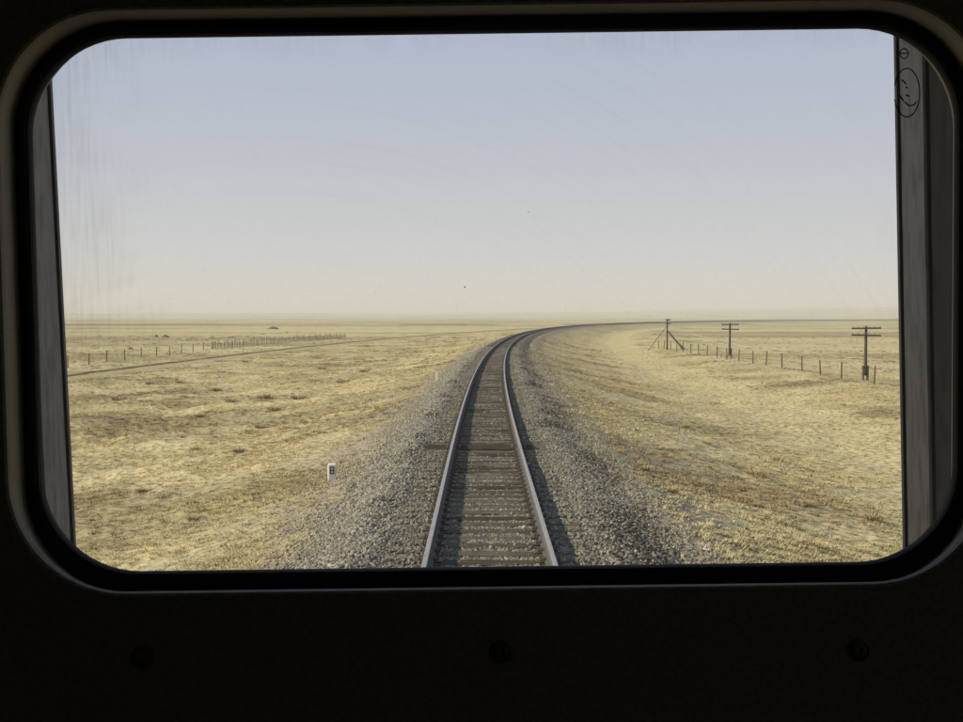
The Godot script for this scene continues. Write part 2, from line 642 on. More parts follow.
func wood_image() -> Image:
	var n := FastNoiseLite.new()
	n.seed = 77
	n.frequency = 0.02
	n.fractal_octaves = 4
	var side := 512
	var src := n.get_seamless_image(side, side)
	src.convert(Image.FORMAT_L8)
	# stretch the grain along x by reading few columns, then add checks (long dark cracks)
	var d := src.get_data()
	var out := PackedByteArray()
	out.resize(side * side)
	for y in side:
		for x in side:
			var g := d[((y * 5) % side) * side + (x / 4 + 64 * int(y / 103)) % side] / 255.0
			var h := d[y * side + x] / 255.0
			out[y * side + x] = int(clampf((0.35 + 0.75 * g + 0.25 * (h - 0.5)), 0.12, 1.0) * 255.0)
	for c in 26:
		var y0 := rng.randi() % side
		var x0 := rng.randi() % side
		var yy := float(y0)
		for x in 80 + rng.randi() % 260:
			yy += rng.randf_range(-0.35, 0.35)
			out[(int(yy) % side + side) % side * side + (x0 + x) % side] = 45
	return Image.create_from_data(side, side, false, Image.FORMAT_L8, out)

func sleeper_mesh(length: float, width: float) -> ArrayMesh:
	# a hewn timber with a slightly worn, uneven top
	var st := begin()
	var n := 12
	var hl := length * 0.5
	var rings := []
	for i in n + 1:
		var x := lerpf(-hl, hl, float(i) / n)
		var w := width * 0.5 + rng.randf_range(-0.008, 0.008)
		var w2 := width * 0.5 + rng.randf_range(-0.008, 0.008)
		var y := rng.randf_range(-0.008, 0.004)
		rings.append([Vector3(x, -0.17, w2), Vector3(x, y - 0.02, w2), Vector3(x, y, w2 - 0.022), Vector3(x, y - 0.004, 0.0), Vector3(x, y, -w + 0.022), Vector3(x, y - 0.02, -w), Vector3(x, -0.17, -w)])
	for i in n:
		for j in 6:
			quad(st, rings[i][j], rings[i][j + 1], rings[i + 1][j + 1], rings[i + 1][j])
	for j in range(1, 6):
		tri(st, rings[0][0], rings[0][j + 1], rings[0][j])
		tri(st, rings[n][0], rings[n][j], rings[n][j + 1])
	return done(st)

func tie_plate_mesh() -> ArrayMesh:
	var st := begin()
	bevel_box(st, Vector3(0, 0.009, 0), Vector3(0.18, 0.01, 0.08), 0.004)
	for sx: float in [-1.0, 1.0]:
		bevel_box(st, Vector3(sx * 0.09, 0.03, 0), Vector3(0.012, 0.018, 0.07), 0.004)
		for sz: float in [-1.0, 1.0]:
			bar(st, Vector3(sx * 0.125, 0.015, sz * 0.045), Vector3(sx * 0.125, 0.062, sz * 0.045), 0.014, 0.012, 6)
			bevel_box(st, Vector3(sx * 0.098, 0.047, sz * 0.045), Vector3(0.034, 0.007, 0.022), 0.003)
	return done(st)

# ------------------------------------------------------------------ the dirt road along the left side

func build_dirt_road() -> void:
	var m := paint(lin(0.42, 0.355, 0.195), 0.95)
	m.metallic_specular = 0.15
	grain(m, noise_image(512, 0.02, 41, 5, 0.55, 1.3, true), Vector3.ONE * 0.3, 4.0)
	var bm := paint(lin(0.37, 0.285, 0.15), 0.95)
	bm.metallic_specular = 0.15
	grain(bm, noise_image(512, 0.03, 42, 5, 0.5, 1.4), Vector3.ONE * 0.5, 6.0)
	var st1 := stations(55.0, 1200.0, 1.2, 0.006)
	var road := part("dirt_road", sweep([[-43.2, -0.05], [-42.9, 0.03], [-41.4, 0.02], [-40.2, 0.03], [-39.7, -0.05]], st1, false, "land"), m, self)
	tag(road, "pale dirt road running beside the railway", "", "", "structure")
	var bank := part("earth_bank", sweep([[-46.0, -0.15], [-45.0, 0.1], [-44.2, 0.17], [-43.6, 0.15], [-43.3, -0.05]], st1, false, "bank"), bm, self)
	tag(bank, "low brown earth bank along the far side of the dirt road", "", "", "structure")

	# wheel tracks worn into the far plain
	var pale := paint(lin(0.47, 0.415, 0.215), 0.95)
	grain(pale, noise_image(256, 0.03, 43, 5, 0.7, 1.2), Vector3.ONE * 0.2)
	var ways := [
		[[[690.0, 334.0], [712.0, 339.0], [733.0, 344.0], [748.0, 349.0]], 1.6, "pale wheel track bending behind the telegraph poles"],
		[[[700.0, 340.5], [725.0, 345.0], [742.0, 351.0]], 1.2, "short pale wheel track beyond the wire fence"],
		[[[770.0, 350.0], [805.0, 353.5], [850.0, 358.5], [905.0, 362.5], [950.0, 365.0]], 1.3, "pale wheel track passing behind the tall telegraph pole"],
		[[[700.0, 331.5], [760.0, 332.0], [830.0, 331.0], [905.0, 332.5], [960.0, 333.0]], 3.0, "long pale wheel track far out on the plain"],
		[[[60.0, 340.5], [130.0, 340.0], [210.0, 337.5], [300.0, 331.0]], 1.6, "pale wheel track beyond the picket fence"],
	]
	for w: Array in ways:
		var pts := []
		for q: Array in w[0]:
			pts.append(ground_at(q[0], q[1]))
		var st := begin()
		var prev := []
		for i in pts.size() - 1:
			for k in 24:
				var f := k / 24.0
				var before: Vector3 = pts[maxi(i - 1, 0)]
				var after: Vector3 = pts[mini(i + 2, pts.size() - 1)]
				var p: Vector3 = pts[i].cubic_interpolate(pts[i + 1], before, after, f)
				var d: Vector3 = pts[i + 1] - pts[i]
				var n: Vector3 = Vector3(-d.z, 0, d.x).normalized() * w[1] * (0.4 + 0.35 * hummock.get_noise_2d(p.x, p.z))
				var l: Vector3 = p - n
				var r: Vector3 = p + n
				l.y = land(l.x, l.z) + 0.08
				r.y = land(r.x, r.z) + 0.08
				if prev.size():
					quad(st, prev[0], l, r, prev[1])
				prev = [l, r]
		tag(part("wheel_track", done(st), pale, self), w[2], "", "", "structure")
	# low heaps of dug earth
	var says := ["long low earth heap far out beyond the picket fence", "low earth heap beyond the wire fence, larger of a pair", "low earth heap beyond the wire fence, smaller of a pair", "small dark earth heap close behind the wire fence"]
	var heaps := [[273.0, 329.0, 6.2, 1.0], [166.0, 337.0, 2.4, 0.6], [156.5, 336.6, 1.3, 0.5], [131.0, 349.3, 1.3, 0.3]]
	var dug := paint(lin(0.10, 0.08, 0.055), 0.95)
	for i in 4:
		var g := ground_at(heaps[i][0], heaps[i][1])
		var o := thing("earth_heap", g, 0.0, says[i], "earth heap", "earth heaps on the plain")
		var st := begin()
		var rings := []
		for k in 6:
			var ring := []
			for j in 18:
				var a := TAU * j / 18.0
				var rr: float = heaps[i][2] * 0.5 * (1.0 - k / 5.0) * (1.0 + 0.25 * hummock.get_noise_2d(cos(a) * 20.0 + i * 50.0, sin(a) * 20.0))
				ring.append(Vector3(cos(a) * rr, -0.1 + (heaps[i][3] + 0.1) * sin(k / 5.0 * PI * 0.5) * (1.0 + 0.3 * hummock.get_noise_2d(j * 7.0, k * 9.0)), sin(a) * rr * 0.7))
			rings.append(ring)
		loft(st, rings)
		part("heap", done(st), dug, o)

# ------------------------------------------------------------------ the coach

func build_coach() -> void:
	var wall_paint := paint(lin(0.5, 0.47, 0.38), 0.6)
	grain(wall_paint, noise_image(256, 0.08, 90, 3, 0.85, 1.1), Vector3.ONE * 3.0)
	var dark_paint := paint(lin(0.3, 0.27, 0.21), 0.55)
	grain(dark_paint, noise_image(512, 0.1, 91, 4, 0.8, 1.15), Vector3.ONE * 4.0)
	var floor_mat := paint(lin(0.05, 0.045, 0.04), 0.8)
	# the vestibule round the camera
	var shell := [
		["vestibule_floor", Vector3(0, 1.34, 0.31), Vector3(1.5, 0.05, 1.08), floor_mat, "dark vestibule floor of the coach"],
		["vestibule_ceiling", Vector3(0, 3.98, 0.31), Vector3(1.5, 0.05, 1.08), wall_paint, "painted vestibule ceiling of the coach"],
		["vestibule_wall_left", Vector3(-1.45, 2.66, 0.365), Vector3(0.04, 1.265, 1.02), wall_paint, "painted side wall without a window"],
		["vestibule_wall_right", Vector3(1.45, 2.66, -0.108), Vector3(0.04, 1.265, 0.548), wall_paint, "painted side wall between the end door and the added side opening"],  # the opening past this wall is added to let daylight onto the door
		["vestibule_wall_right", Vector3(1.45, 2.66, 1.145), Vector3(0.04, 1.265, 0.225), wall_paint, "painted side wall behind the added side opening"],
		["vestibule_wall_right", Vector3(1.45, 1.9, 0.68), Vector3(0.04, 0.505, 0.24), wall_paint, "painted side wall below the added side opening"],
		["vestibule_wall_right", Vector3(1.45, 3.47, 0.68), Vector3(0.04, 0.455, 0.24), wall_paint, "painted side wall above the added side opening"],
		["vestibule_wall_back", Vector3(0, 2.66, 1.32), Vector3(1.405, 1.265, 0.04), wall_paint, "painted inner wall of the vestibule"],
		["end_wall_left", Vector3(-0.945, 2.66, -0.685), Vector3(0.55, 1.265, 0.028), dark_paint, "painted end wall beside the end door"],
		["end_wall_right", Vector3(0.955, 2.66, -0.685), Vector3(0.54, 1.265, 0.028), dark_paint, "painted end wall beside the end door"],
		["end_wall_top", Vector3(0.01, 3.69, -0.6855), Vector3(0.405, 0.235, 0.028), dark_paint, "painted end wall above the end door"],
	]
	for e: Array in shell:
		var o := part(e[0], box(e[1], e[2], 0.004), e[3], self)
		tag(o, e[4], "", "", "structure")

	# the end door and its window
	var mid := Vector3(0.0085, 3.0085, -0.62)
	var door := thing("end_door", mid, 0.0, "dark painted coach end door with a large rounded window in a black rubber gasket", "door")
	door.rotation_degrees.z = 0.75
	var hw := 0.2755
	var hh := 0.1602
	var rad := 0.058
	var lip := 0.0078
	var st := begin(true)
	st.set_smooth_group(-1)
	# front face, round edge and reveal
	var w := hw + lip
	var h := hh + lip
	var r := rad + lip
	loft(st, [door_edge(-0.03), door_edge(0.021), door_edge(0.023, 0.002), opening(w, h, r, 0.004, 0.0232), opening(w, h, r, 0.0016, 0.0226), opening(w, h, r, 0.0006, 0.021), opening(w, h, r, 0.0016, 0.02), opening(w, h, r, 0.003, -0.03)], true)
	part("door_panel", done(st), dark_paint, door)
	var alu := paint(lin(0.52, 0.485, 0.385), 0.5)
	st = begin()
	var prof := [[0.0015, 0.0215], [0.0006, 0.0208], [0.0, 0.018], [0.0, 0.004], [0.0, -0.026]]
	var loops := []
	for p: Array in prof:
		loops.append(opening(w, h, r, p[0], p[1]))
	loft(st, loops)
	part("window_frame", done(st), alu, door)
	var rubber := paint(lin(0.012, 0.012, 0.012), 0.7)
	st = begin()
	loops = []
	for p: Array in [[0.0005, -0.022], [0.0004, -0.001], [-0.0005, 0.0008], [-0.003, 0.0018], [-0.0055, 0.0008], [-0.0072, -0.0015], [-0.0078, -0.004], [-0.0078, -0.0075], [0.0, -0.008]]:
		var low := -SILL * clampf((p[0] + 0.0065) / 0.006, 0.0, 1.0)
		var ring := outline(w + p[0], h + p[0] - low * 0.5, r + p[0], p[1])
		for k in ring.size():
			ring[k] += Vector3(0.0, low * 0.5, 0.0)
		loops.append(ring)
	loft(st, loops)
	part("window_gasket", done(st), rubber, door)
	# the pane
	var glass := StandardMaterial3D.new()
	glass.transparency = BaseMaterial3D.TRANSPARENCY_ALPHA
	glass.albedo_color = Color(0.9, 0.95, 0.93, 0.04)
	glass.roughness = 0.02
	st = begin()
	var edge := outline(hw + 0.004, hh + 0.004, rad, -0.007)
	for j in edge.size():
		tri(st, Vector3(0, 0, -0.007), edge[(j + 1) % edge.size()], edge[j])
	var pane := part("window_pane", done(st), glass, door)
	build_pane_marks(pane, mid)
	# dust and wiping streaks on the outside of the glass
	var film := paint(Color(0.86, 0.83, 0.76, 0.28), 1.0)
	film.transparency = BaseMaterial3D.TRANSPARENCY_ALPHA
	film.backlight = Color(0.95, 0.95, 0.95)
	film.cull_mode = BaseMaterial3D.CULL_DISABLED
	film.albedo_texture = ImageTexture.create_from_image(dust_image())
	st = begin()
	for j in edge.size():
		for q: Vector3 in [Vector3(0, 0, -0.007), edge[(j + 1) % edge.size()], edge[j]]:
			st.set_uv(Vector2(0.5 + q.x / 0.57, 0.5 - q.y / 0.34))
			st.add_vertex(q + Vector3(0, 0, -0.0015))
	part("dust_film", done(st), film, pane)
	# countersunk screws below the window
	for q: Array in [[143.0, 657.0], [501.0, 652.0], [858.0, 650.0]]:
		var d := ray(q[0], q[1])
		var p := EYE + d * ((mid.z + 0.023 - EYE.z) / d.z)
		var loc := door.transform.affine_inverse() * p
		loc.z = 0.0235
		part("screw", screw_mesh(), paint(lin(0.14, 0.13, 0.105), 0.5, 0.2), door, Transform3D(Basis(Vector3.BACK, rng.randf() * 3.0), loc))

	# the gangway outside the door
	var gang := thing("gangway_frame", Vector3(0.0, 3.0, -0.72), 0.0, "grey steel gangway frame standing outside the end door window", "gangway")
	gang.rotation_degrees.z = 2.0
	var steel := paint(lin(0.255, 0.242, 0.228), 0.6)
	grain(steel, noise_image(512, 0.03, 95, 5, 0.7, 1.2), Vector3(4, 0.8, 4), 0.0, false)
	var dark := paint(lin(0.15, 0.142, 0.142), 0.7)  # shaded plates of the steel frame: their shade is put into the colour
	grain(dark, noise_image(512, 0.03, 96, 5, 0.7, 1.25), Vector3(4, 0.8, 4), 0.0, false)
	for side: float in [-1.0, 1.0]:
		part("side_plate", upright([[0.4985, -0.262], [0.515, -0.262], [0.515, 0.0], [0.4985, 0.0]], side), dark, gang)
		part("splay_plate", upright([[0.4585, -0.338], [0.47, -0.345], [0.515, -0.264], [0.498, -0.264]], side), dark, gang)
		part("flange", upright([[0.4535, -0.398], [0.4555, -0.4], [0.478, -0.4], [0.478, -0.342], [0.4555, -0.34], [0.4535, -0.342]], side), steel, gang)
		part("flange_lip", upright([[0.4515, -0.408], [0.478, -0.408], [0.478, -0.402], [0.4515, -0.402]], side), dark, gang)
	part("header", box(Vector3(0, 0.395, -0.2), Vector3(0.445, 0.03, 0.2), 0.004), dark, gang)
	part("footplate", box(Vector3(0, -1.62, -0.22), Vector3(0.445, 0.015, 0.24), 0.004), steel, gang)

# an upright plate of that plan [[x, z], ...], mirrored for the other side
func upright(plan: Array, side: float) -> ArrayMesh:
	var st := begin()
	var n := plan.size()
	for j in n:
		var a: Array = plan[j]
		var b: Array = plan[(j + 1) % n]
		quad(st, Vector3(a[0] * side, -1.7, a[1]), Vector3(b[0] * side, -1.7, b[1]), Vector3(b[0] * side, 0.9, b[1]), Vector3(a[0] * side, 0.9, a[1]))
	for j in range(1, n - 1):
		for y: float in [-1.7, 0.9]:
			tri(st, Vector3(plan[0][0] * side, y, plan[0][1]), Vector3(plan[j][0] * side, y, plan[j][1]), Vector3(plan[j + 1][0] * side, y, plan[j + 1][1]))
	return done(st)

const SILL := 0.0075   # black gasket broadened by this, standing in for shade along the sill

# the window opening grown by g; in front of the pane its lower edge stands higher than behind, to hide the lit reveal
func opening(w: float, h: float, r: float, g: float, z: float) -> Array:
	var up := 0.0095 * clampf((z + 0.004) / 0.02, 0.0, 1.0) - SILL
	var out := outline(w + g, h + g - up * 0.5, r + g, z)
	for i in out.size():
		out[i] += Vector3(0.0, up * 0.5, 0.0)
	return out

func door_edge(z: float, inset := 0.0) -> Array:
	# the outline of the leaf, point for point beside the window's
	var out := outline(0.42 - inset, 1.05 - inset, 0.01, z)
	for i in out.size():
		out[i] += Vector3(0.0, -0.56, 0.0)
	return out

func screw_mesh() -> ArrayMesh:
	var st := begin()
	var n := 20
	var prof := [[0.0068, -0.001], [0.0066, 0.0006], [0.0058, 0.0009], [0.0052, -0.0004], [0.0048, 0.0004], [0.003, 0.0012], [0.0022, 0.0012], [0.0016, -0.002], [0.0, -0.003]]
	for i in prof.size() - 1:
		for j in n:
			var a := TAU * j / n
			var b := TAU * (j + 1) / n
			var p: Array = prof[i]
			var q: Array = prof[i + 1]
			quad(st, Vector3(cos(a) * p[0], sin(a) * p[0], p[1]), Vector3(cos(b) * p[0], sin(b) * p[0], p[1]), Vector3(cos(b) * q[0], sin(b) * q[0], q[1]), Vector3(cos(a) * q[0], sin(a) * q[0], q[1]))
	return done(st)

# grimy streaks: long grain down the glass at its ends, arcs of a wiping cloth, fine spots all over
func dust_image() -> Image:
	var n := FastNoiseLite.new()
	n.seed = 301
	n.frequency = 1.0
	n.fractal_octaves = 3
	var wide := 640
	var high := 384
	var out := PackedByteArray()
	out.resize(wide * high * 4)
	for y in high:
		for x in wide:
			var u := float(x) / wide
			var v := float(y) / high
			var ends := smoothstep(0.16, 0.02, u + 0.05 * n.get_noise_2d(u * 9.0, v * 5.0)) + 0.5 * smoothstep(0.9, 0.99, u + 0.05 * n.get_noise_2d(u * 9.0, v * 5.0 + 20.0))
			ends += 0.8 * smoothstep(0.94, 1.0, v + 0.04 * n.get_noise_2d(u * 14.0, 3.0)) + 0.5 * smoothstep(0.07, 0.0, v + 0.05 * n.get_noise_2d(u * 14.0, 8.0))
			var streak := 0.5 + 0.5 * n.get_noise_2d(u * 190.0, v * 6.0)
			var arc := Vector2(u - 0.25, (v - 1.15) * 0.6).length()
			var wipe := maxf(0.0, n.get_noise_2d(arc * 60.0, 4.0)) * maxf(0.0, 0.4 + n.get_noise_2d(u * 3.0, v * 3.0 + 60.0))
			var spot := maxf(0.0, n.get_noise_2d(u * 230.0, v * 140.0) - 0.42) * 1.6
			var a := clampf(0.07 + ends * (0.25 + streak * streak) * 0.8 + wipe * 0.2 + spot * 0.5, 0.0, 1.0)
			var k := (y * wide + x) * 4
			out[k] = 255
			out[k + 1] = 255
			out[k + 2] = 255
			out[k + 3] = int(a * 255.0)
	return Image.create_from_data(wide, high, false, Image.FORMAT_RGBA8, out)

# a flat ink line on the glass, given as pixels of the photograph, laid on the pane
func ink(points: Array, wide: float, door: Node3D) -> ArrayMesh:
	var st := begin()
	var loc := []
	for q: Vector2 in points:
		var d := ray(q.x, q.y)
		var p := EYE + d * (-0.6265 / d.z)
		var l := door.transform.affine_inverse() * p
		loc.append(Vector3(l.x, l.y, -0.0065))
	for i in loc.size() - 1:
		var dir: Vector3 = (loc[i + 1] - loc[i]).normalized()
		var nrm := Vector3(-dir.y, dir.x, 0) * wide
		var e: Vector3 = dir * wide * 0.5
		quad(st, loc[i] + nrm - e, loc[i + 1] + nrm + e, loc[i + 1] - nrm + e, loc[i] - nrm - e)
	return done(st)

func build_pane_marks(pane: Node3D, mid: Vector3) -> void:
	var door: Node3D = pane.get_parent()
	var black := paint(lin(0.03, 0.03, 0.035), 0.6)
	var oval := []
	for i in 37:
		var a := -PI + 0.3 + (TAU - 0.6) * i / 36.0
		oval.append(Vector2(906.8 + 12.8 * cos(a), 92.6 + 24.2 * sin(a)))
	var mark := part("printed_mark", ink(oval, 0.00036, door), black, pane)
	mark.set_meta("label", "thin black oval stamp printed on the glass")
	var inner := []
	for i in 9:
		var a := lerpf(0.15, PI - 0.15, i / 8.0)
		inner.append(Vector2(910.5 + 5.5 * cos(a), 101.0 + 4.6 * sin(a)))
	part("printed_mark", ink(inner, 0.0004, door), black, pane)
	for e: Array in [[Vector2(902, 80), Vector2(906, 84)], [Vector2(906, 95), Vector2(909, 96)], [Vector2(900, 96), Vector2(903.5, 101)], [Vector2(905.5, 87), Vector2(907.5, 88)]]:
		part("printed_mark", ink(e, 0.00045, door), black, pane)
	var small := []
	for i in 19:
		var a := TAU * i / 18.0
		small.append(Vector2(904.0 + 4.2 * cos(a), 53.5 + 5.0 * sin(a)))
	part("printed_mark", ink(small, 0.0003, door), black, pane)
	part("printed_mark", ink([Vector2(900.0, 53.5), Vector2(908, 53.2)], 0.0003, door), black, pane)
	# specks of dirt on the pane
	var soil := paint(lin(0.3, 0.25, 0.2), 0.9)
	for q: Array in [[465.0, 287.0, 0.75], [528.5, 212.0, 0.5], [505.0, 268.0, 0.3], [735.0, 228.0, 0.3], [118.0, 190.0, 0.3], [96.0, 250.0, 0.3]]:
		part("dirt_speck", ink([Vector2(q[0] - 0.5 * q[2], q[1] - 0.7 * q[2]), Vector2(q[0] + 0.3 * q[2], q[1] + 0.8 * q[2])], 0.00045 * q[2], door), soil, pane)

# ------------------------------------------------------------------ fences

func post_mesh(h: float, ra: float, rb: float) -> ArrayMesh:
	var st := begin()
	bar(st, Vector3(0, -0.3, 0), Vector3(rng.randf_range(-0.03, 0.03), h - 0.02, rng.randf_range(-0.03, 0.03)), ra, rb, 7, 4, 0.006)
	return done(st)

func wire_mesh(points: Array, height: float, sag: float) -> ArrayMesh:
	var st := begin()
	for i in points.size() - 1:
		var a: Vector3 = points[i] + Vector3.UP * height
		var b: Vector3 = points[i + 1] + Vector3.UP * height
		var m := a.lerp(b, 0.5) - Vector3.UP * sag
		bar(st, a, m, 0.0035, 0.0035, 4)
		bar(st, m, b, 0.0035, 0.0035, 4)
	return done(st)

func build_fences() -> void:
	var wood := paint(lin(0.10, 0.083, 0.06), 0.9)
	grain(wood, noise_image(256, 0.05, 51, 4, 0.6, 1.3), Vector3(6, 1, 6))
	var iron := paint(lin(0.14, 0.12, 0.10), 0.7, 0.5)
	var posts := []
	for k in 4:
		posts.append(post_mesh(1.45 + 0.04 * k, 0.075, 0.062))
	# right of the track, straight
	var right_z := []
	for px: float in [950.0, 910.0, 873.9, 842.6, 820.0, 802.0, 782.7, 766.4, 752.5, 739.0, 727.5, 717.6, 707.0, 698.0, 690.5, 683.0, 676.5, 670.0, 664.0, 658.5]:
		right_z.append(32.0 * FOCAL / (px - 481.5))
	var spots := []
	for z: float in right_z:
		spots.append(Vector3(32.0 + rng.randf_range(-0.1, 0.1), land(32.0, -z), -z))
	fence("wire_fence", spots, posts, wood, iron, "post and wire fence of thin timber posts near the telegraph poles")
	# left of the dirt road, following the railway
	spots = []
	for px: float in [-30.0, -2.0, 23.0, 46.0, 67.5, 88.6, 106.8, 124.8, 141.0, 156.3, 169.3, 181.6, 192.9, 203.3, 212.0]:
		var z := 49.5 * FOCAL / (481.5 - px)
		spots.append(Vector3(-49.5, land(-49.5, -z), -z))
	fence("wire_fence", spots, posts, wood, iron, "post and wire fence of evenly spaced posts beyond the dirt road")
	# the dense snow fence that carries it on
	var weathered := paint(lin(0.17, 0.148, 0.11), 0.92)
	grain(weathered, noise_image(256, 0.05, 52, 4, 0.6, 1.3), Vector3(6, 1, 6))
	var pickets := []
	for k in 6:
		pickets.append(post_mesh(1.25 + 0.09 * k, 0.06, 0.05))
	var start := track_coords(-49.5, -191.0)
	var snow := thing("picket_fence", spots[spots.size() - 1], 0.0, "dense weathered picket fence of leaning sticks beyond the dirt road", "fence")
	var line := []
	var s := start.x
	var i := 0
	while s < start.x + 98.0:
		var p := along(s, start.y, 0.0)
		p.y = land(p.x, p.z)
		line.append(p)
		var lean := Basis.from_euler(Vector3(rng.randf_range(-0.1, 0.1), rng.randf() * TAU, rng.randf_range(-0.1, 0.1)))
		part("picket", pickets[i % 6], weathered, snow, Transform3D(lean, p - snow.position))
		s += rng.randf_range(0.6, 1.1)
		i += 1
	for hgt: float in [0.35, 0.8, 1.15]:
		var st := begin()
		for k in line.size() - 1:
			var j := Vector3(0, rng.randf_range(-0.05, 0.05), 0)
			bar(st, line[k] + Vector3.UP * hgt - snow.position + j, line[k + 1] + Vector3.UP * hgt - snow.position + j, 0.022, 0.022, 4)
		part("rail_pole", done(st), weathered, snow)

func fence(called: String, spots: Array, posts: Array, wood: Material, iron: Material, label: String) -> void:
	var f := thing(called, spots[0], 0.0, label, "fence")
	for i in spots.size():
		var lean := Basis.from_euler(Vector3(rng.randf_range(-0.04, 0.04), rng.randf() * TAU, rng.randf_range(-0.04, 0.04)))
		part("post", posts[i % posts.size()], wood, f, Transform3D(lean, spots[i] - spots[0]))
	var local := []
	for p: Vector3 in spots:
		local.append(p - spots[0])
	for h: float in [0.35, 0.75, 1.15, 1.4]:
		part("wire", wire_mesh(local, h, 0.04), iron, f)

# ------------------------------------------------------------------ telegraph poles

func build_poles() -> void:
	var wood := paint(lin(0.075, 0.058, 0.042), 0.9)
	grain(wood, noise_image(256, 0.04, 55, 5, 0.55, 1.35), Vector3(5, 0.7, 5), 0.0, false)
	var concrete := paint(lin(0.13, 0.115, 0.095), 0.9)
	grain(concrete, noise_image(256, 0.04, 56, 4, 0.7, 1.2), Vector3(3, 3, 3), 0.0, false)
	var iron := paint(lin(0.06, 0.05, 0.045), 0.7, 0.4)
	var china := paint(lin(0.16, 0.12, 0.09), 0.3)
	pole(ground_at(865.0, 380.5), 54.5 / 63.5, 2, -0.02, wood, concrete, iron, china, "tall telegraph pole with two long crossarms, footed between paired stub posts")
	pole(ground_at(729.5, 358.5), 35.5 / 41.5, 1, 0.05, wood, concrete, iron, china, "telegraph pole with two crossarms tied to a single stub post")
	pole(ground_at(667.0, 349.8), 31.0 / 32.8, 3, 1.05, wood, concrete, iron, china, "telegraph pole propped by two slanting braces beside the fence")

func pole(at: Vector3, ratio: float, kind: int, turn: float, wood: Material, concrete: Material, iron: Material, china: Material, label: String) -> void:
	var h := (EYE.y - at.y) * ratio
	var p := thing("telegraph_pole", at, turn, label, "telegraph pole", "telegraph poles along the fence")
	var st := begin(true)
	bar(st, Vector3(0, -0.4 if kind == 3 else 0.45, 0), Vector3(0.02, h, 0.0), 0.16, 0.11, 12, 5, 0.008)
	part("shaft", done(st), wood, p)
	var stubs := [-0.2, 0.2] if kind == 2 else ([0.19] if kind == 1 else [])
	for x: float in stubs:
		part("stub_post", box(Vector3(x, 0.45, 0.0 if kind == 2 else 0.05), Vector3(0.085, 0.9, 0.1), 0.015), concrete, p)
	if stubs.size():
		for y: float in [0.6, 1.15]:
			part("binding", box(Vector3(0.0 if kind == 2 else 0.09, y, 0), Vector3(0.3 if kind == 2 else 0.22, 0.02, 0.16), 0.005), iron, p)
	var arm := 1.3 if kind == 2 else 1.15
	for k in 2:
		var y := h - 0.2 - k * 0.62
		var tilt: float = [0.012, -0.02][k]
		var a := part("crossarm", box(Vector3.ZERO, Vector3(arm, 0.07, 0.05), 0.008), wood, p, Transform3D(Basis(Vector3.BACK, tilt), Vector3(0, y, 0.13)))
		for i in 6:
			var x := lerpf(-arm + 0.1, arm - 0.1, i / 5.0)
			part("insulator", insulator_mesh(), china, a, Transform3D(Basis.IDENTITY, Vector3(x, 0.055, 0)))
	if kind == 3:
		# braces: one leans in from each side across the line of sight
		for sx: float in [-1.0, 1.0]:
			var brace := begin(true)
			var across := Vector3(sx * 2.85, -0.2, 0.6).rotated(Vector3.UP, -turn)
			var foot := Vector3(across.x, -0.2, across.z)
			var top := Vector3(0.0, h * (0.62 if sx > 0 else 0.78), 0.0)
			if sx < 0:
				foot = Vector3(-3.3, -0.2, 0.0).rotated(Vector3.UP, -turn)
			bar(brace, foot, top, 0.15 if sx > 0 else 0.055, 0.12 if sx > 0 else 0.04, 10, 6, 0.02)
			part("brace", done(brace), wood, p)
			if sx < 0:
				continue
			var stub := begin(true)
			var low := foot.lerp(top, 0.02)
			var high := foot.lerp(top, 0.34)
			bar(stub, low + Vector3(0.03, 0.12, 0.05), high + Vector3(0.03, 0.12, 0.05), 0.19, 0.19, 8)
			part("brace_stub", done(stub), concrete, p)

func insulator_mesh() -> ArrayMesh:
	var st := begin(true)
	bar(st, Vector3(0, -0.06, 0), Vector3(0, 0.06, 0), 0.012, 0.012, 6)
	bar(st, Vector3(0, 0.05, 0), Vector3(0, 0.09, 0), 0.05, 0.045, 8)
	bar(st, Vector3(0, 0.09, 0), Vector3(0, 0.16, 0), 0.035, 0.022, 8)
	return done(st)

# ------------------------------------------------------------------ track-side markers

func build_markers() -> void:
	var white := paint(lin(0.72, 0.70, 0.64), 0.85)
	grain(white, noise_image(256, 0.06, 71, 4, 0.75, 1.1), Vector3(8, 8, 8), 0.0, false)
	var black := paint(lin(0.02, 0.02, 0.02), 0.8)
	var g := ground_at(332.3, 481.0)
	var m := thing("kilometre_marker", g, 0.12, "small whitewashed concrete marker post with a black digit at the ballast edge", "marker post")
	var st := begin()
	# a slab with a sloping top
	var hx := 0.098
	var hz := 0.07
	var hy := 0.41
	bevel_box(st, Vector3(0, hy * 0.5 - 0.06, 0), Vector3(hx, hy * 0.5 + 0.02, hz), 0.02)
	part("slab", done(st), white, m)
	for e: Array in [[0.0, 0.30, 0.045, 0.011], [0.0, 0.225, 0.045, 0.011], [0.0, 0.155, 0.045, 0.011], [-0.038, 0.2275, 0.011, 0.078], [0.038, 0.2275, 0.011, 0.078]]:
		part("digit_stroke", box(Vector3(e[0], e[1], hz + 0.002), Vector3(e[2], e[3], 0.003), 0.001), black, m)
	for q: Array in [[437.4, 381.3, 0.46, "small white marker stake standing at the far ballast edge, taller of the two"], [483.6, 347.0, 0.42, "small white marker stake where the track begins to bend away"]]:
		var p := ground_at(q[0], q[1])
		var o := thing("marker_stake", p, rng.randf_range(-0.2, 0.2), q[3], "marker post", "white stakes beside the ballast")
		part("stake", box(Vector3(0, q[2] * 0.5 - 0.05, 0), Vector3(0.085, q[2] * 0.5 + 0.05, 0.06), 0.015), white, o)
		part("cap", box(Vector3(0, q[2] + 0.012, 0), Vector3(0.093, 0.014, 0.068), 0.008), white, o)

# ------------------------------------------------------------------ growth

